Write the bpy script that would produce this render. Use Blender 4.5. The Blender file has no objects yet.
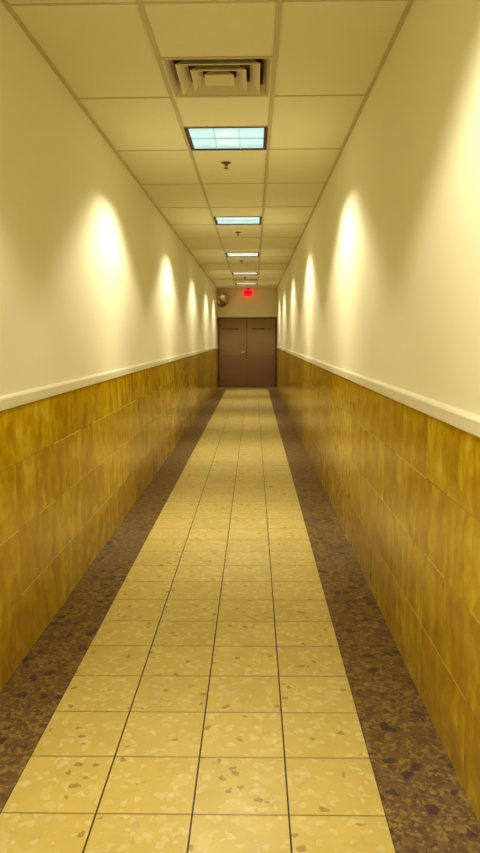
import bpy, bmesh, math, random
from mathutils import Matrix, Vector
random.seed(4)
SC = bpy.context.scene
COL = SC.collection

# ------------------------------------------------------------------ dimensions
W = 1.796            # corridor width
H = 2.949            # floor to ceiling
Y0, Y1 = -6.6, 21.45 # ends of the corridor
FT = 0.3048

# ------------------------------------------------------------------ camera
F_PX, PITCH, YAW, ROLL = 703.1, 0.1255, 0.0199, -0.0048
cam_d = bpy.data.cameras.new('camera')
cam_d.sensor_fit = 'VERTICAL'
cam_d.sensor_height = 24.0
cam_d.lens = 24.0 * F_PX / 853.0
cam_d.clip_start = 0.05
cam = bpy.data.objects.new('camera', cam_d)
COL.objects.link(cam)
fwd = Vector((-math.sin(YAW) * math.cos(PITCH), math.cos(YAW) * math.cos(PITCH), -math.sin(PITCH)))
rgt = Vector((math.cos(YAW), math.sin(YAW), 0))
dwn = fwd.cross(rgt)
r2 = rgt * math.cos(ROLL) - dwn * math.sin(ROLL)
d2 = rgt * math.sin(ROLL) + dwn * math.cos(ROLL)
m = Matrix((r2, -d2, -fwd)).transposed().to_4x4()
m.translation = (1.093, 0.0, 1.490)
cam.matrix_world = m
SC.camera = cam

# ------------------------------------------------------------------ world and exposure
wd = bpy.data.worlds.new('world')
SC.world = wd
wd.use_nodes = True
wd.node_tree.nodes['Background'].inputs[0].default_value = (0.02, 0.015, 0.01, 1)
wd.node_tree.nodes['Background'].inputs[1].default_value = 0.0
SC.view_settings.view_transform = 'Standard'
SC.view_settings.look = 'None'
SC.view_settings.gamma = 1.0
SC.view_settings.use_curve_mapping = False
SC.view_settings.exposure = 1.24
LAMP_POWER = 50.0
LAMP_COLOR = (1.0, 0.95, 0.84)
LENS_GLOW = 0.43

# ------------------------------------------------------------------ node helpers
class NT:
    def __init__(s, name, rough=0.6, spec=0.5):
        s.m = bpy.data.materials.new(name)
        s.m.use_nodes = True
        s.t = s.m.node_tree
        s.b = s.t.nodes['Principled BSDF']
        s.b.inputs['Roughness'].default_value = rough
        s.b.inputs['Specular IOR Level'].default_value = spec
        s.pos = None
    def n(s, typ, **kw):
        o = s.t.nodes.new(typ)
        for k, v in kw.items():
            setattr(o, k, v)
        return o
    def set(s, sock, v):
        if hasattr(v, 'is_output') or isinstance(v, bpy.types.NodeSocket):
            s.t.links.new(v, sock)
        else:
            sock.default_value = v
    def xyz(s):
        if s.pos is None:
            g = s.n('ShaderNodeTexCoord')
            p = s.n('ShaderNodeSeparateXYZ')
            s.t.links.new(g.outputs['Object'], p.inputs[0])
            s.pos = (p.outputs[0], p.outputs[1], p.outputs[2])
        return s.pos
    def math(s, op, a, b=0.0, c=None):
        o = s.n('ShaderNodeMath', operation=op)
        s.set(o.inputs[0], a); s.set(o.inputs[1], b)
        if c is not None:
            s.set(o.inputs[2], c)
        return o.outputs[0]
    def vec(s, x, y, z):
        o = s.n('ShaderNodeCombineXYZ')
        s.set(o.inputs[0], x); s.set(o.inputs[1], y); s.set(o.inputs[2], z)
        return o.outputs[0]
    def noise(s, v, scale, detail=3.0, rough=0.55, col=False):
        o = s.n('ShaderNodeTexNoise')
        s.set(o.inputs['Vector'], v)
        o.inputs['Scale'].default_value = scale
        o.inputs['Detail'].default_value = detail
        o.inputs['Roughness'].default_value = rough
        return o.outputs['Color' if col else 'Fac']
    def voronoi(s, v, scale, feature='F1', out='Color'):
        o = s.n('ShaderNodeTexVoronoi', feature=feature)
        s.set(o.inputs['Vector'], v)
        o.inputs['Scale'].default_value = scale
        return o.outputs[out]
    def white(s, v):
        o = s.n('ShaderNodeTexWhiteNoise')
        s.set(o.inputs['Vector'], v)
        return o.outputs['Value']
    def ramp(s, f, stops, interp='LINEAR'):
        o = s.n('ShaderNodeValToRGB')
        o.color_ramp.interpolation = interp
        e = o.color_ramp.elements
        while len(e) < len(stops):
            e.new(0.5)
        for i, (p, c) in enumerate(stops):
            e[i].position = p
            if isinstance(c, (int, float)):
                c = (c, c, c)
            e[i].color = (c[0], c[1], c[2], 1)
        s.set(o.inputs[0], f)
        return o.outputs[0]
    def mix(s, f, a, b, mode='MIX'):
        o = s.n('ShaderNodeMix', data_type='RGBA', blend_type=mode)
        s.set(o.inputs[0], f)
        for k, v in ((6, a), (7, b)):
            if isinstance(v, tuple) and len(v) == 3:
                v = (*v, 1)
            s.set(o.inputs[k], v)
        return o.outputs[2]
    def base(s, v):
        if isinstance(v, tuple):
            v = (*v, 1)
        s.set(s.b.inputs['Base Color'], v)
    def bump(s, h, strength=0.3, dist=0.002):
        o = s.n('ShaderNodeBump')
        o.inputs['Strength'].default_value = strength
        o.inputs['Distance'].default_value = dist
        s.set(o.inputs['Height'], h)
        s.t.links.new(o.outputs[0], s.b.inputs['Normal'])
    def cell(s, v, size, phase):
        """(index, distance to the nearest joint in metres)"""
        u = s.math('DIVIDE', s.math('SUBTRACT', v, phase), size)
        fr = s.math('FRACT', u)
        d = s.math('MULTIPLY', s.math('MINIMUM', fr, s.math('SUBTRACT', 1.0, fr)), size)
        return s.math('FLOOR', u), d

# ------------------------------------------------------------------ materials
def mat_paint():
    k = NT('cream_wall_paint', 0.55, 0.35)
    x, y, z = k.xyz()
    f = k.noise(k.vec(x, y, z), 1.3, 2)
    k.base(k.mix(f, (0.86, 0.81, 0.52), (0.89, 0.84, 0.55)))
    k.bump(k.noise(k.vec(x, y, z), 160, 2), 0.12, 0.001)
    return k.m

def mat_plain(name, col, rough=0.5, spec=0.5, metal=0.0, var=0.06, scale=18):
    k = NT(name, rough, spec)
    x, y, z = k.xyz()
    f = k.noise(k.vec(x, y, z), scale, 3)
    lo = tuple(c * (1 - var) for c in col)
    hi = tuple(min(1, c * (1 + var)) for c in col)
    k.base(k.mix(f, lo, hi))
    k.b.inputs['Metallic'].default_value = metal
    return k.m

def mat_wainscot(phase):
    k = NT('amber_stone_wall_tile', 0.3, 0.24)
    x, y, z = k.xyz()
    iy, dy = k.cell(y, FT, phase)
    iz, dz = k.cell(z, 0.309, -0.002)
    rnd = k.white(k.vec(iy, iz, 3.7))
    rnd2 = k.white(k.vec(iy, iz, 9.1))
    # grain runs up the tile, shifted for every tile
    gy = k.math('ADD', y, k.math('MULTIPLY', rnd, 7.0))
    gz = k.math('ADD', k.math('MULTIPLY', z, 0.16), k.math('MULTIPLY', rnd2, 5.0))
    warp = k.noise(k.vec(gy, k.math('MULTIPLY', z, 1.0), rnd), 4.0, 2)
    gy2 = k.math('ADD', gy, k.math('MULTIPLY', warp, 0.16))
    g1 = k.noise(k.vec(gy2, gz, 0.0), 11.0, 3, 0.5)
    g2 = k.noise(k.vec(gy2, gz, 4.0), 26.0, 2, 0.5)
    cl = k.noise(k.vec(gy2, k.math('MULTIPLY', z, 0.85), 2.0), 9.0, 6, 0.62)
    v = k.math('ADD', k.math('MULTIPLY', g1, 0.30), k.math('ADD', k.math('MULTIPLY', g2, 0.10), k.math('MULTIPLY', cl, 0.60)))
    v = k.math('ADD', v, k.math('MULTIPLY', k.math('SUBTRACT', rnd, 0.5), 0.10))
    vs = k.n('ShaderNodeSeparateColor'); k.set(vs.inputs[0], k.voronoi(k.vec(gy2, k.math('MULTIPLY', k.math('ADD', z, k.math('MULTIPLY', cl, 0.4)), 0.22), rnd2), 17.0))
    v = k.math('ADD', v, k.math('MULTIPLY', k.math('SUBTRACT', vs.outputs[0], 0.5), 0.11))
    c = k.ramp(v, [(0.27, (0.32, 0.16, 0.004)), (0.42, (0.43, 0.24, 0.002)), (0.52, (0.52, 0.335, 0.001)),
                   (0.60, (0.62, 0.42, 0.006)), (0.70, (0.70, 0.52, 0.06))])
    spots = k.ramp(k.noise(k.vec(gy2, k.math('MULTIPLY', z, 0.45), 8.0), 18.0, 3), [(0.62, 0.0), (0.72, 1.0)])
    c = k.mix(k.math('MULTIPLY', spots, 0.45), c, (0.27, 0.14, 0.015))
    # level joints: dark hairlines, or pale ones painting light caught on tile lips
    jh = k.math('LESS_THAN', dz, 0.0021)
    pale = k.ramp(k.white(k.vec(iy, k.math('ROUND', k.math('DIVIDE', z, 0.309)), 1.3)), [(0.0, (0.22, 0.11, 0.02)), (0.25, (0.34, 0.19, 0.03)), (0.32, (0.85, 0.66, 0.20))], 'CONSTANT')
    c = k.mix(k.math('MULTIPLY', jh, 0.8), c, pale)
    jv = k.math('LESS_THAN', dy, 0.0010)
    c = k.mix(k.math('MULTIPLY', jv, 0.35), c, (0.25, 0.13, 0.02))
    k.base(c)
    h = k.math('MULTIPLY', k.math('SMOOTH_MIN', k.math('MINIMUM', dy, dz), 0.003, 0.001), 300.0)
    k.bump(h, 0.2, 0.001)
    k.set(k.b.inputs['Roughness'], k.ramp(g2, [(0.3, 0.12), (0.8, 0.22)]))
    return k.m

FX0, FY0 = 0.286, 2.043
def mat_floor_light():
    k = NT('pale_speckled_floor_tile', 0.3, 0.2)
    x, y, z = k.xyz()
    ix, dx = k.cell(x, FT, FX0)
    iy, dy = k.cell(y, FT, FY0)
    rnd = k.white(k.vec(ix, iy, 0.0))
    off = k.math('MULTIPLY', rnd, 11.0)
    v = k.vec(k.math('ADD', x, off), k.math('ADD', y, k.math('MULTIPLY', off, 1.7)), off)
    wv = k.n('ShaderNodeVectorMath', operation='MULTIPLY_ADD')
    k.set(wv.inputs[0], k.noise(v, 26.0, 2, 0.5, True)); wv.inputs[1].default_value = (0.035, 0.035, 0); k.set(wv.inputs[2], v)
    wv = wv.outputs[0]
    sep = k.n('ShaderNodeSeparateColor'); k.set(sep.inputs[0], k.voronoi(wv, 34.0))
    chip = sep.outputs[0]
    c = k.ramp(k.noise(v, 7.0, 4), [(0.3, (0.53, 0.40, 0.085)), (0.7, (0.585, 0.45, 0.105))])
    c = k.mix(k.ramp(chip, [(0.0, 0.0), (0.86, 0.0), (0.87, 0.27)], 'CONSTANT'), c, (0.72, 0.59, 0.25))
    c = k.mix(k.ramp(chip, [(0.0, 0.16), (0.07, 0.0)], 'CONSTANT'), c, (0.48, 0.34, 0.08))
    sep2 = k.n('ShaderNodeSeparateColor'); k.set(sep2.inputs[0], k.voronoi(wv, 48.0))
    c = k.mix(k.ramp(sep2.outputs[0], [(0.0, 0.6), (0.012, 0.0)], 'CONSTANT'), c, (0.24, 0.14, 0.03))
    c = k.mix(k.ramp(sep2.outputs[1], [(0.0, 0.35), (0.12, 0.0)], 'CONSTANT'), c, (0.74, 0.62, 0.32))
    tone = k.math('ADD', 0.95, k.math('MULTIPLY', rnd, 0.10))
    c = k.mix(1.0, c, k.vec(tone, tone, tone), 'MULTIPLY')
    # grubby margin beside the cross joints
    edge = k.ramp(dy, [(0.0, 0.5), (0.012, 0.0)])
    c = k.mix(k.math('MULTIPLY', edge, k.noise(v, 30.0, 2)), c, (0.40, 0.29, 0.08))
    jx = k.math('LESS_THAN', dx, 0.0030)
    jy = k.math('LESS_THAN', dy, 0.0027)
    c = k.mix(k.math('MULTIPLY', jy, 0.9), c, (0.20, 0.115, 0.025))
    c = k.mix(jx, c, (0.045, 0.022, 0.008))
    k.base(c)
    k.bump(k.math('MULTIPLY', k.math('MINIMUM', k.math('MINIMUM', dx, dy), 0.004), 250.0), 0.3, 0.001)
    k.set(k.b.inputs['Roughness'], k.ramp(k.noise(k.vec(x, y, 0.0), 9.0, 4), [(0.3, 0.26), (0.75, 0.42)]))
    return k.m

def mat_floor_dark():
    k = NT('brown_chip_floor_border', 0.38, 0.15)
    x, y, z = k.xyz()
    iy, dy = k.cell(y, FT, FY0)
    off = k.math('MULTIPLY', k.white(k.vec(1.0, iy, 5.0)), 9.0)
    v = k.vec(k.math('ADD', x, off), k.math('ADD', y, off), 0.0)
    wv = k.n('ShaderNodeVectorMath', operation='MULTIPLY_ADD')
    k.set(wv.inputs[0], k.noise(v, 34.0, 2, 0.5, True)); wv.inputs[1].default_value = (0.03, 0.03, 0); k.set(wv.inputs[2], v)
    wv = wv.outputs[0]
    s1 = k.n('ShaderNodeSeparateColor'); k.set(s1.inputs[0], k.voronoi(wv, 44.0))
    s2 = k.n('ShaderNodeSeparateColor'); k.set(s2.inputs[0], k.voronoi(wv, 85.0))
    s3 = k.n('ShaderNodeSeparateColor'); k.set(s3.inputs[0], k.voronoi(wv, 30.0))
    c = k.ramp(k.noise(v, 12.0, 5, 0.65), [(0.3, (0.115, 0.058, 0.018)), (0.7, (0.185, 0.105, 0.024))])
    c = k.mix(k.ramp(s1.outputs[0], [(0.0, 0.0), (0.78, 0.75)], 'CONSTANT'), c, (0.25, 0.16, 0.028))
    c = k.mix(k.ramp(s2.outputs[0], [(0.0, 0.75), (0.20, 0.0)], 'CONSTANT'), c, (0.085, 0.040, 0.022))
    c = k.mix(k.ramp(s2.outputs[1], [(0.0, 0.6), (0.14, 0.0)], 'CONSTANT'), c, (0.30, 0.20, 0.05))
    c = k.mix(k.ramp(s1.outputs[1], [(0.0, 0.6), (0.08, 0.0)], 'CONSTANT'), c, (0.070, 0.030, 0.015))
    c = k.mix(k.ramp(s3.outputs[2], [(0.0, 0.85), (0.06, 0.0)], 'CONSTANT'), c, (0.045, 0.022, 0.020))
    c = k.mix(k.math('MULTIPLY', k.math('LESS_THAN', dy, 0.0015), 0.7), c, (0.04, 0.02, 0.008))
    k.base(c)
    return k.m

def mat_ceiling():
    k = NT('fissured_ceiling_tile', 0.9, 0.1)
    x, y, z = k.xyz()
    v = k.vec(x, y, z)
    f = k.noise(v, 90.0, 3, 0.7)
    c = k.mix(k.noise(v, 2.0, 2), (0.86, 0.80, 0.53), (0.89, 0.83, 0.56))
    c = k.mix(k.ramp(f, [(0.60, 0.0), (0.72, 0.30)]), c, (0.60, 0.52, 0.32))
    k.base(c)
    k.bump(f, 0.25, 0.002)
    return k.m

def mat_emit(name, col, strength, base=(0.02, 0.02, 0.02)):
    k = NT(name, 0.4)
    k.base(base)
    k.b.inputs['Emission Color'].default_value = (*col, 1)
    k.b.inputs['Emission Strength'].default_value = strength
    return k.m

def mat_lens(col=(0.50, 0.86, 0.87)):
    # the prismatic diffuser glows brightest in front of its two tubes
    k = NT('glowing_diffuser', 0.3)
    x, y, z = k.xyz()
    k.base((0.3, 0.35, 0.35))
    d = k.math('ABSOLUTE', k.math('SUBTRACT', k.math('ABSOLUTE', y), 0.11))
    f = k.ramp(d, [(0.0, 1.0), (0.14, 0.72)])
    pr = k.math('ADD', 0.93, k.math('MULTIPLY', k.noise(k.vec(x, y, z), 14.0, 2), 0.14))
    k.set(k.b.inputs['Emission Strength'], k.math('MULTIPLY', k.math('MULTIPLY', f, pr), LENS_GLOW))
    spot = k.math('MULTIPLY', k.ramp(d, [(0.0, 1.0), (0.09, 0.0)]), k.ramp(k.math('ABSOLUTE', x), [(0.03, 1.0), (0.10, 0.0)]))
    k.set(k.b.inputs['Emission Color'], k.mix(k.math('MULTIPLY', spot, 0.7), col, (0.95, 0.98, 0.98)))
    return k.m

PAINT = mat_paint()
RAIL = mat_plain('cream_rail_paint', (0.82, 0.765, 0.52), 0.35, 0.45, var=0.03)
TILE_L = mat_wainscot(3.13)
TILE_R = mat_wainscot(2.185)
FLOOR_A = mat_floor_light()
FLOOR_B = mat_floor_dark()
FLOOR_C = mat_plain('beige_threshold_slab', (0.42, 0.29, 0.10), 0.4, 0.3)
CEIL = mat_ceiling()
GRID = mat_plain('beige_grid_metal', (0.60, 0.52, 0.30), 0.5, 0.3, var=0.03)
DUCT = mat_plain('dark_duct_metal', (0.17, 0.105, 0.095), 0.8, 0.2)  # dark purplish tone carries the shade inside the vent
VENT = mat_plain('beige_vent_enamel', (0.76, 0.67, 0.43), 0.45, 0.35, var=0.03)
DARKFRAME = mat_plain('dark_brown_fixture_metal', (0.045, 0.025, 0.022), 0.5, 0.4)
LOUVRE = mat_plain('pale_louvre_blade', (0.75, 0.85, 0.85), 0.4, 0.4, var=0.02)
LENS = mat_lens()
LENS_WHITE = mat_lens((0.86, 0.92, 0.84))
LENS_WARM = mat_lens((1.0, 0.80, 0.60))
BRONZE = mat_plain('bronze_sprinkler_metal', (0.16, 0.08, 0.035), 0.4, 0.5, metal=0.4)
DOORM = mat_plain('brown_door_paint', (0.31, 0.195, 0.075), 0.42, 0.4, var=0.10, scale=2.5)
KICK = mat_plain('dark_brown_kick_plate', (0.27, 0.145, 0.07), 0.35, 0.45, var=0.08, scale=3)
FRAMEM = mat_plain('dark_brown_door_frame', (0.10, 0.052, 0.028), 0.45, 0.4)
INK = mat_plain('black_lettering_vinyl', (0.035, 0.018, 0.010), 0.5, 0.3)
CHROME = mat_plain('worn_silver_metal', (0.62, 0.54, 0.42), 0.35, 0.5, metal=1.0)
MIRROR = mat_plain('mirror_glass', (0.60, 0.50, 0.40), 0.03, 0.5, metal=1.0, var=0.01)
RUBBER = mat_plain('dark_rubber_rim', (0.05, 0.028, 0.025), 0.6, 0.3)
RED = mat_emit('glowing_red_lens', (1.0, 0.0, 0.012), 0.62, (0.5, 0.0, 0.0))

# ------------------------------------------------------------------ mesh helpers
def box(bm, x0, x1, y0, y1, z0, z1, mi=0, bevel=0.0):
    r = bmesh.ops.create_cube(bm, size=1.0)
    for v in r['verts']:
        v.co = Vector(((x0 + x1) / 2 + v.co.x * (x1 - x0), (y0 + y1) / 2 + v.co.y * (y1 - y0), (z0 + z1) / 2 + v.co.z * (z1 - z0)))
    fs = {f for v in r['verts'] for f in v.link_faces}
    for f in fs:
        f.material_index = mi
    if bevel:
        es = list({e for f in fs for e in f.edges})
        bmesh.ops.bevel(bm, geom=es, offset=bevel, segments=2, affect='EDGES', profile=0.5)

def lathe(bm, prof, seg=24, mat=None, off=(0, 0, 0)):
    """prof: (radius, height) list revolved about the z axis"""
    rings = []
    M = mat or Matrix.Identity(4)
    for r, h in prof:
        if r < 1e-6:
            rings.append([bm.verts.new(M @ Vector((off[0], off[1], off[2] + h)))])
        else:
            rings.append([bm.verts.new(M @ Vector((off[0] + r * math.cos(2 * math.pi * i / seg), off[1] + r * math.sin(2 * math.pi * i / seg), off[2] + h))) for i in range(seg)])
    for a, b in zip(rings, rings[1:]):
        for i in range(seg):
            j = (i + 1) % seg
            if len(a) == 1 and len(b) == 1:
                continue
            if len(a) == 1:
                f = bm.faces.new((a[0], b[i], b[j]))
            elif len(b) == 1:
                f = bm.faces.new((a[i], b[0], a[j]))
            else:
                f = bm.faces.new((a[i], b[i], b[j], a[j]))
            f.smooth = True

def obj(name, bm, mats, parent=None, loc=(0, 0, 0)):
    bmesh.ops.recalc_face_normals(bm, faces=bm.faces[:])
    me = bpy.data.meshes.new(name)
    bm.to_mesh(me); bm.free()
    for mt in (mats if isinstance(mats, (list, tuple)) else [mats]):
        me.materials.append(mt)
    o = bpy.data.objects.new(name, me)
    COL.objects.link(o)
    o.location = loc
    if parent is not None:
        o.parent = parent
    return o

def struct(name, bm, mats, parent=None, loc=(0, 0, 0), label=None, cat=None):
    o = obj(name, bm, mats, parent, loc)
    if parent is None:
        o['kind'] = 'structure'
        if label: o['label'] = label
        if cat: o['category'] = cat
    return o

def thing(name, label, cat, loc, group=None):
    o = bpy.data.objects.new(name, None)
    COL.objects.link(o)
    o.location = loc
    o.empty_display_size = 0.1
    o['label'] = label; o['category'] = cat
    if group: o['group'] = group
    return o

def copy_tree(o, parent=None):
    c = o.copy(); COL.objects.link(c)
    if parent is not None: c.parent = parent
    for ch in list(o.children):
        copy_tree(ch, c)
    return c

# ------------------------------------------------------------------ floor
bm = bmesh.new()
mA, mB = FX0, FX0 + 4 * FT
END = 20.35
box(bm, -0.1, mA, Y0 - 0.1, END, -0.05, 0, 1)
box(bm, mA, mB, Y0 - 0.1, END, -0.05, 0, 0)
box(bm, mB, W + 0.1, Y0 - 0.1, END, -0.05, 0, 1)
box(bm, -0.1, W + 0.1, END, Y1 + 0.3, -0.05, 0, 2)
struct('floor', bm, [FLOOR_A, FLOOR_B, FLOOR_C], label='pale speckled tile path with brown chip borders running down the corridor', cat='floor')

# ------------------------------------------------------------------ walls
TZ = 1.186
bm = bmesh.new(); box(bm, -0.12, 0.0, Y0 - 0.1, Y1 + 0.3, 0, H + 0.2)
struct('wall_left', bm, PAINT, label='long cream painted wall on the left above the amber tile', cat='wall')
bm = bmesh.new(); box(bm, W, W + 0.12, Y0 - 0.1, Y1 + 0.3, 0, H + 0.2)
struct('wall_right', bm, PAINT, label='long cream painted wall on the right above the amber tile', cat='wall')
DT = 2.10
bm = bmesh.new(); box(bm, 0, W, Y1 + 0.05, Y1 + 0.25, 0, H + 0.2); box(bm, 0, W, Y1, Y1 + 0.05, DT, H + 0.2)
struct('wall_back', bm, PAINT, label='cream end wall above the brown double doors', cat='wall')
bm = bmesh.new(); box(bm, 0, W, Y0 - 0.1, Y0, 0, H + 0.2)
struct('wall_front', bm, PAINT, label='cream end wall behind the viewer', cat='wall')
bm = bmesh.new(); box(bm, 0, 0.010, Y0, Y1, 0.0, TZ)
struct('trim_1', bm, TILE_L, label='amber stone tile wainscot along the left wall', cat='wainscot')
bm = bmesh.new(); box(bm, W - 0.010, W, Y0, Y1, 0.0, TZ)
struct('trim_2', bm, TILE_R, label='amber stone tile wainscot along the right wall', cat='wainscot')

def rail(side):
    bm = bmesh.new()
    prof = [(0, TZ), (0.020, TZ), (0.022, TZ + 0.003), (0.022, TZ + 0.046), (0.018, TZ + 0.052), (0.007, TZ + 0.054), (0.0, TZ + 0.060)]
    a, b = [], []
    for dx, z in prof:
        x = dx if side < 0 else W - dx
        a.append(bm.verts.new((x, Y0, z))); b.append(bm.verts.new((x, Y1, z)))
    n = len(prof)
    for i in range(n):
        j = (i + 1) % n
        bm.faces.new((a[i], a[j], b[j], b[i]))
    bm.faces.new(a); bm.faces.new(b[::-1])
    return bm
struct('trim_3', rail(-1), RAIL, label='cream chair rail capping the tile on the left wall', cat='chair rail')
struct('trim_4', rail(1), RAIL, label='cream chair rail capping the tile on the right wall', cat='chair rail')

# ------------------------------------------------------------------ ceiling
GX = (0.597, 1.208)
U = 0.6096
ROW0 = 3.285                        # a cross joint of the grid
def row(k): return ROW0 + k * U     # half rows; even k carry the long tiles' joints
lights_k = [-15, -9, -3, 3, 9, 15, 21, 26]
vents_k = [1, 24]
k_lo, k_hi = -17, 30
bm = bmesh.new()
HT = 0.008
def tile(x0, x1, y0, y1):
    box(bm, x0, x1, max(y0, Y0), min(y1, Y1), H + 0.002, H + 0.020, 0)
for cx0, cx1 in ((0, GX[0]), (GX[1], W)):
    for k in range(k_lo - 1, k_hi + 1, 2):
        if row(k) < Y1 and row(k + 2) > Y0:
            tile(cx0, cx1, row(k), row(k + 2))
for k in range(k_lo - 1, k_hi + 1):
    if row(k) < Y1 and row(k + 1) > Y0 and k not in lights_k and k not in vents_k:
        tile(GX[0], GX[1], row(k), row(k + 1))
struct('ceiling', bm, CEIL, label='cream suspended ceiling of large textured tiles', cat='ceiling')
bm = bmesh.new(); g = 0.012
zb, zt = H - 0.004, H + 0.002
for x in GX:
    box(bm, x - g, x + g, Y0, Y1, zb, zt)
box(bm, 0, 0.022, Y0, Y1, zb - 0.001, zt); box(bm, W - 0.022, W, Y0, Y1, zb - 0.001, zt)
for k in range(k_lo - 1, k_hi + 1):
    y = row(k)
    if not (Y0 < y < Y1): continue
    if k % 2 == 0:
        box(bm, 0.022, GX[0] - g, y - g * .5, y + g * .5, zb + 0.0015, zt); box(bm, GX[1] + g, W - 0.022, y - g * .5, y + g * .5, zb + 0.0015, zt)
    near = [q for q in lights_k + vents_k if k in (q, q + 1)]
    if k % 2 == 0 or near:
        box(bm, GX[0] + g, GX[1] - g, y - g * .5, y + g * .5, zb + 0.0015, zt)
struct('trim_5', bm, GRID, label='thin beige metal grid holding the ceiling tiles', cat='ceiling grid')

# ------------------------------------------------------------------ ceiling lights
HX, HY = (GX[1] - GX[0]) / 2 - g - 0.0005, U / 2 - g * .5 - 0.0005
CXM = (GX[0] + GX[1]) / 2
def make_light():
    t = thing('ceiling_light', '', 'ceiling light', (CXM, 0, H), 'recessed lights along the ceiling')
    bm = bmesh.new()
    sx, sy = 0.026, 0.012
    box(bm, -HX, -HX + sx, -HY, HY, -0.006, 0.10)
    box(bm, HX - sx, HX, -HY, HY, -0.006, 0.10)
    box(bm, -HX + sx, HX - sx, -HY, -HY + sy, -0.006, 0.10)
    box(bm, -HX + sx, HX - sx, HY - sy, HY, -0.006, 0.10)
    box(bm, -HX, HX, -HY, HY, 0.10, 0.104)
    obj('frame', bm, DARKFRAME, t)
    bm = bmesh.new(); box(bm, -HX + sx, HX - sx, -HY + sy, HY - sy, 0.006, 0.012)
    obj('diffuser', bm, LENS, t)
    bm = bmesh.new()
    for x in (-0.09, 0.09):
        box(bm, x - 0.002, x + 0.002, -HY + sy, HY - sy, 0.0, 0.0055)
    box(bm, -HX + sx, HX - sx, -0.002, 0.002, 0.0, 0.0055)
    obj('louvre', bm, LOUVRE, t)
    ld = bpy.data.lights.new('lamp', 'AREA')
    ld.shape = 'RECTANGLE'; ld.size = 2 * HX - 0.07; ld.size_y = 2 * HY - 0.05
    ld.energy = LAMP_POWER; ld.color = LAMP_COLOR
    # a louvred fitting: no light above the cut-off, most of it thrown sideways
    ld.use_nodes = True
    nt = ld.node_tree
    em = nt.nodes['Emission']
    ge = nt.nodes.new('ShaderNodeNewGeometry')
    sx_ = nt.nodes.new('ShaderNodeSeparateXYZ'); nt.links.new(ge.outputs['Incoming'], sx_.inputs[0])
    ab = nt.nodes.new('ShaderNodeMath'); ab.operation = 'ABSOLUTE'; nt.links.new(sx_.outputs[2], ab.inputs[0])
    rp = nt.nodes.new('ShaderNodeValToRGB')
    el = rp.color_ramp.elements
    for p_, v_ in ((0.56, 1.0), (0.75, 0.62), (0.86, 0.4)):
        el.new(p_)
    for e_, (p_, v_) in zip(el, ((0.49, 0.0), (0.57, 1.0), (0.70, 0.62), (0.86, 0.36), (1.0, 0.62))):
        e_.position = p_; e_.color = (v_, v_, v_, 1)
    nt.links.new(ab.outputs[0], rp.inputs[0]); 
    def mth(op, a, b):
        o = nt.nodes.new('ShaderNodeMath'); o.operation = op
        for q, v in enumerate((a, b)):
            if isinstance(v, float): o.inputs[q].default_value = v
            else: nt.links.new(v, o.inputs[q])
        return o.outputs[0]
    sn = mth('SQRT', mth('MAXIMUM', mth('SUBTRACT', 1.0, mth('MULTIPLY', ab.outputs[0], ab.outputs[0])), 0.0001), 0.0)
    sn = sn.node.outputs[0]
    az = mth('POWER', mth('DIVIDE', mth('ABSOLUTE', sx_.outputs[0], 0.0), sn), 5.0)
    az = mth('ADD', mth('MULTIPLY', az, 0.72), 0.28)
    az = mth('ADD', mth('MULTIPLY', az, sn), mth('SUBTRACT', 1.0, sn))
    nt.links.new(mth('MULTIPLY', rp.outputs[0], az), em.inputs['Strength'])
    lo = bpy.data.objects.new('lamp', ld); COL.objects.link(lo)
    lo.parent = t; lo.location = (0, 0, -0.008)
    return t
proto = make_light()
L_LABELS = [  # lights behind the viewer are unseen, added for ambient light
    'recessed square ceiling light far behind the viewer, out of frame',
    'recessed square ceiling light behind the viewer, out of frame',
    'recessed square ceiling light just overhead, above the top edge of the frame',
    'largest and nearest glowing square ceiling light, just past the big air vent',
    'second glowing ceiling light from the viewer, between the first and second sprinkler heads',
    'third glowing ceiling light from the viewer, between the second and third sprinkler heads',
    'fourth glowing ceiling light from the viewer, just before the small far vent',
    'farthest glowing ceiling light, between the far vent and the red lamp',
]
for i, k in enumerate(lights_k):
    o = proto if i == 0 else copy_tree(proto)
    o.location = (CXM, row(k) + U / 2, H)
    o['label'] = L_LABELS[i]
    if i == 2:
        for ch in o.children:
            if ch.type == 'LIGHT':
                ch.data = ch.data.copy(); ch.data.energy = LAMP_POWER * 0.88
    if i > 2:                       # lamp energy is turned down further along the corridor
        for ch in o.children:
            if ch.type == 'LIGHT':
                if i == 3:
                    DIM = ch.data.copy(); DIM.energy = LAMP_POWER * 0.85
                    FAR = ch.data.copy(); FAR.energy = LAMP_POWER * 0.62
                ch.data = DIM if i < 5 else FAR
    if i > 4:
        for ch in o.children:
            if ch.name.startswith('diffuser'):
                ch.data = ch.data.copy(); ch.data.materials[0] = LENS_WHITE if i == 5 else LENS_WARM

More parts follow.
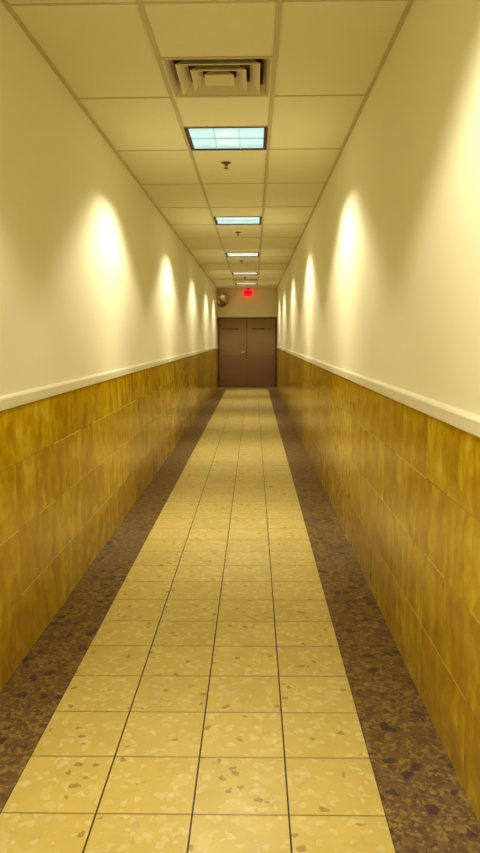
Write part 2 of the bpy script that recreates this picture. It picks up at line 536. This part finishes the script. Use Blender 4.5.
# ------------------------------------------------------------------ vents
def make_vent():
    t = thing('air_vent', '', 'air vent', (CXM, 0, H), 'square air vents in the ceiling')
    # face panel: flat rim, then a slope up into the duct
    bm = bmesh.new()
    def ring(a, za, b, zb_, ax=1.0, mi=0):
        va = [bm.verts.new((sx * a[0], sy * a[1], za)) for sx, sy in ((-1, -1), (1, -1), (1, 1), (-1, 1))]
        vb = [bm.verts.new((sx * b[0], sy * b[1], zb_)) for sx, sy in ((-1, -1), (1, -1), (1, 1), (-1, 1))]
        for i in range(4):
            j = (i + 1) % 4
            bm.faces.new((va[i], va[j], vb[j], vb[i]))
        return va, vb
    def shell(pts):
        """closed square ring solid through (half-size, z) profile points"""
        loops = []
        for a, z in pts:
            loops.append([bm.verts.new((sx * a * HX / 0.286, sy * a * HY / 0.286, z)) for sx, sy in ((-1, -1), (1, -1), (1, 1), (-1, 1))])
        n = len(loops)
        for q in range(n):
            A, B = loops[q], loops[(q + 1) % n]
            for i in range(4):
                j = (i + 1) % 4
                bm.faces.new((A[i], A[j], B[j], B[i]))
    shell([(0.286, -0.004), (0.277, -0.004), (0.243, 0.050), (0.245, 0.056), (0.282, 0.004), (0.286, 0.004)])
    obj('frame', bm, VENT, t)
    for s, d in ((0.222, -0.010), (0.148, -0.012)):
        bm = bmesh.new()
        shell([(s, d), (s + 0.002, d + 0.003), (s - 0.052, d + 0.052), (s - 0.055, d + 0.051), (s - 0.006, d)])
        obj('louvre', bm, VENT, t)
    bm = bmesh.new()
    v = []
    for a, z in ((0.080, -0.012), (0.082, -0.008), (0.040, 0.036)):
        v.append([bm.verts.new((sx * a, sy * a, z)) for sx, sy in ((-1, -1), (1, -1), (1, 1), (-1, 1))])
    bm.faces.new(v[0]); bm.faces.new(v[2][::-1])
    for A, B in zip(v, v[1:]):
        for i in range(4):
            j = (i + 1) % 4
            bm.faces.new((A[i], A[j], B[j], B[i]))
    obj('core_plate', bm, VENT, t)
    bm = bmesh.new()
    box(bm, -0.25, -0.245, -0.25, 0.25, 0.058, 0.19); box(bm, 0.245, 0.25, -0.25, 0.25, 0.058, 0.19)
    box(bm, -0.245, 0.245, -0.25, -0.245, 0.058, 0.19); box(bm, -0.245, 0.245, 0.245, 0.25, 0.058, 0.19)
    box(bm, -0.25, 0.25, -0.25, 0.25, 0.19, 0.195)
    box(bm, -0.012, 0.012, -0.245, 0.245, 0.060, 0.075); box(bm, -0.245, 0.245, -0.012, 0.012, 0.060, 0.075)
    obj('duct', bm, DUCT, t)
    return t
v0 = make_vent()
for i, (k, lb) in enumerate(zip(vents_k, ('large beige square louvred air vent nearest the viewer, before the first ceiling light',
                                          'small far air vent in the ceiling between the two farthest lights'))):
    o = v0 if i == 0 else copy_tree(v0)
    o.location = (CXM, row(k) + U / 2, H); o['label'] = lb

# ------------------------------------------------------------------ sprinklers
def make_sprinkler():
    t = thing('sprinkler_head', '', 'sprinkler', (0, 0, H), 'sprinkler heads along the ceiling')
    bm = bmesh.new()
    lathe(bm, [(0.0, 0.002), (0.040, 0.002), (0.040, -0.003), (0.030, -0.010), (0.014, -0.013), (0.0, -0.013)], 28)
    obj('escutcheon', bm, BRONZE, t)
    bm = bmesh.new()
    lathe(bm, [(0.0, -0.012), (0.011, -0.012), (0.011, -0.022), (0.006, -0.024), (0.0, -0.024)], 16)
    for s in (-1, 1):
        box(bm, s * 0.011 - 0.002, s * 0.011 + 0.002, -0.003, 0.003, -0.045, -0.020)
    lathe(bm, [(0.0, -0.022), (0.003, -0.022), (0.003, -0.044), (0.0, -0.044)], 10)
    obj('body', bm, BRONZE, t)
    bm = bmesh.new()
    lathe(bm, [(0.0, -0.044), (0.020, -0.046), (0.020, -0.048), (0.0, -0.050)], 20)
    obj('deflector', bm, BRONZE, t)
    return t
s0 = make_sprinkler()
for i, (x, y, lb) in enumerate(((0.865, 6.13, 'nearest brown sprinkler head, just past the largest ceiling light'),
                                (0.880, 10.05, 'second brown sprinkler head from the viewer, past the second ceiling light'),
                                (0.870, 13.72, 'third brown sprinkler head from the viewer, past the third ceiling light'),
                                (0.880, 17.38, 'farthest brown sprinkler head, right in front of the far air vent'))):
    o = s0 if i == 0 else copy_tree(s0)
    o.location = (x, y, H); o['label'] = lb

# ------------------------------------------------------------------ double doors
bm = bmesh.new()
DY = Y1
box(bm, 0.010, 0.050, DY - 0.02, DY + 0.05, 0, DT); box(bm, W - 0.050, W - 0.010, DY - 0.02, DY + 0.05, 0, DT)
box(bm, 0.050, W - 0.050, DY - 0.02, DY + 0.05, DT - 0.045, DT)
struct('trim_6', bm, FRAMEM, label='dark brown steel frame around the double doors', cat='door frame')
MID = 0.885
def lettering(x0, x1, z, h, tail=None):
    """dark marks too small to read in the photograph: uneven little blocks"""
    rr = random.Random(int(x0 * 1000))
    bm = bmesh.new(); x = x0
    while x < x1 - 0.02:
        w = rr.uniform(0.022, 0.036); hh = h * rr.uniform(0.75, 1.0)
        box(bm, x, min(x + w, x1), -0.0035, 0.0, z - hh / 2, z + hh / 2)
        x += w + rr.uniform(0.004, 0.010)
    if tail:
        box(bm, tail[0], tail[1], -0.0035, 0.0, z - h * 0.4, z + h * 0.5)
    return bm
def door(name, x0, x1, label, lx, tail, hinge_x):
    bm = bmesh.new(); box(bm, x0, x1, 0, 0.045, 0.012, DT - 0.048, 0, 0.002)
    d = struct(name, bm, DOORM, loc=(0, DY, 0), label=label, cat='door')
    bm = bmesh.new(); box(bm, x0 + 0.02, x1 - 0.02, -0.003, 0.0, 0.03, 0.965)
    obj('kick_plate', bm, KICK, d)
    obj('lettering', lettering(lx[0], lx[1], 1.755, 0.038, tail), INK, d)
    for z in (0.25, 1.05, 1.85):
        bm = bmesh.new()
        lathe(bm, [(0, 0), (0.008, 0), (0.008, 0.10), (0, 0.10)], 12, None, (hinge_x, -0.008, z - 0.05))
        obj('hinge', bm, FRAMEM, d)
    return d
dl = door('door_1', 0.053, MID - 0.002, 'left leaf of the brown double doors, with the silver handle', (0.17, 0.66), None, 0.058)
dr = door('door_2', MID + 0.002, W - 0.053, 'right leaf of the brown double doors, without a handle', (1.05, 1.43), (1.545, 1.60), W - 0.058)
dr.children
hb = bmesh.new()
R90 = Matrix.Rotation(math.radians(90), 4, 'X')
lathe(hb, [(0, 0), (0.034, 0), (0.034, 0.006), (0.012, 0.012), (0.012, 0.045), (0, 0.045)], 24, Matrix.Translation((0.815, 0, 1.065)) @ R90)
box(hb, 0.715, 0.827, -0.056, -0.040, 1.040, 1.062, 0, 0.005)
lathe(hb, [(0, 0.038), (0.024, 0.040), (0.026, 0.050), (0.016, 0.060), (0, 0.062)], 24, Matrix.Translation((0.815, 0, 1.065)) @ R90)
h = obj('door_handle', hb, CHROME, dl); h['label'] = 'silver lever handle'
bm = bmesh.new(); box(bm, MID - 0.009, MID + 0.009, -0.006, -0.0032, 0.02, DT - 0.055)  # dark strip stands in for the shaded gap between the leaves
obj('astragal', bm, FRAMEM, dl)

# ------------------------------------------------------------------ convex mirror
mt = thing('convex_mirror', 'round convex security mirror in the upper left corner above the doors', 'mirror', (0.188, 21.20, 2.605))
mt.rotation_euler = Vector((0.50, -0.76, -0.42)).to_track_quat('Z', 'Y').to_euler()
bm = bmesh.new()
R = 0.215
prof = [(0.0, 0.060)] + [(R * math.sin(a * math.pi / 2 / 10), 0.005 + 0.055 * math.cos(a * math.pi / 2 / 10)) for a in range(1, 11)]
lathe(bm, prof, 40)
obj('mirror_dome', bm, MIRROR, mt)
bm = bmesh.new()
lathe(bm, [(0.0, -0.012), (R + 0.010, -0.012), (R + 0.014, 0.0), (R + 0.010, 0.014), (R - 0.010, 0.016), (R - 0.010, 0.002), (0.0, 0.002)], 40)
obj('rim', bm, CHROME, mt)
bm = bmesh.new()
lathe(bm, [(0.0, -0.012), (0.012, -0.012), (0.012, -0.16), (0.0, -0.16)], 12)
obj('bracket', bm, RUBBER, mt)

# ------------------------------------------------------------------ red lamp
rt = thing('warning_light', 'round glowing red lamp under the ceiling above the doors', 'warning light', (0.930, 21.29, H))  # globe takes the shape of an overexposed red glow; fixture type unknown
bm = bmesh.new()
lathe(bm, [(0, 0.001), (0.05, 0.001), (0.05, -0.012), (0.018, -0.018), (0.018, -0.03), (0, -0.03)], 24)
obj('ceiling_mount', bm, FRAMEM, rt)
bm = bmesh.new()
N = 14
lathe(bm, [(0.0 if i in (0, N) else 0.135 * math.sin(math.pi * i / N), -0.135 + 0.108 * math.cos(math.pi * i / N)) for i in range(N + 1)], 32)
obj('lens', bm, RED, rt)
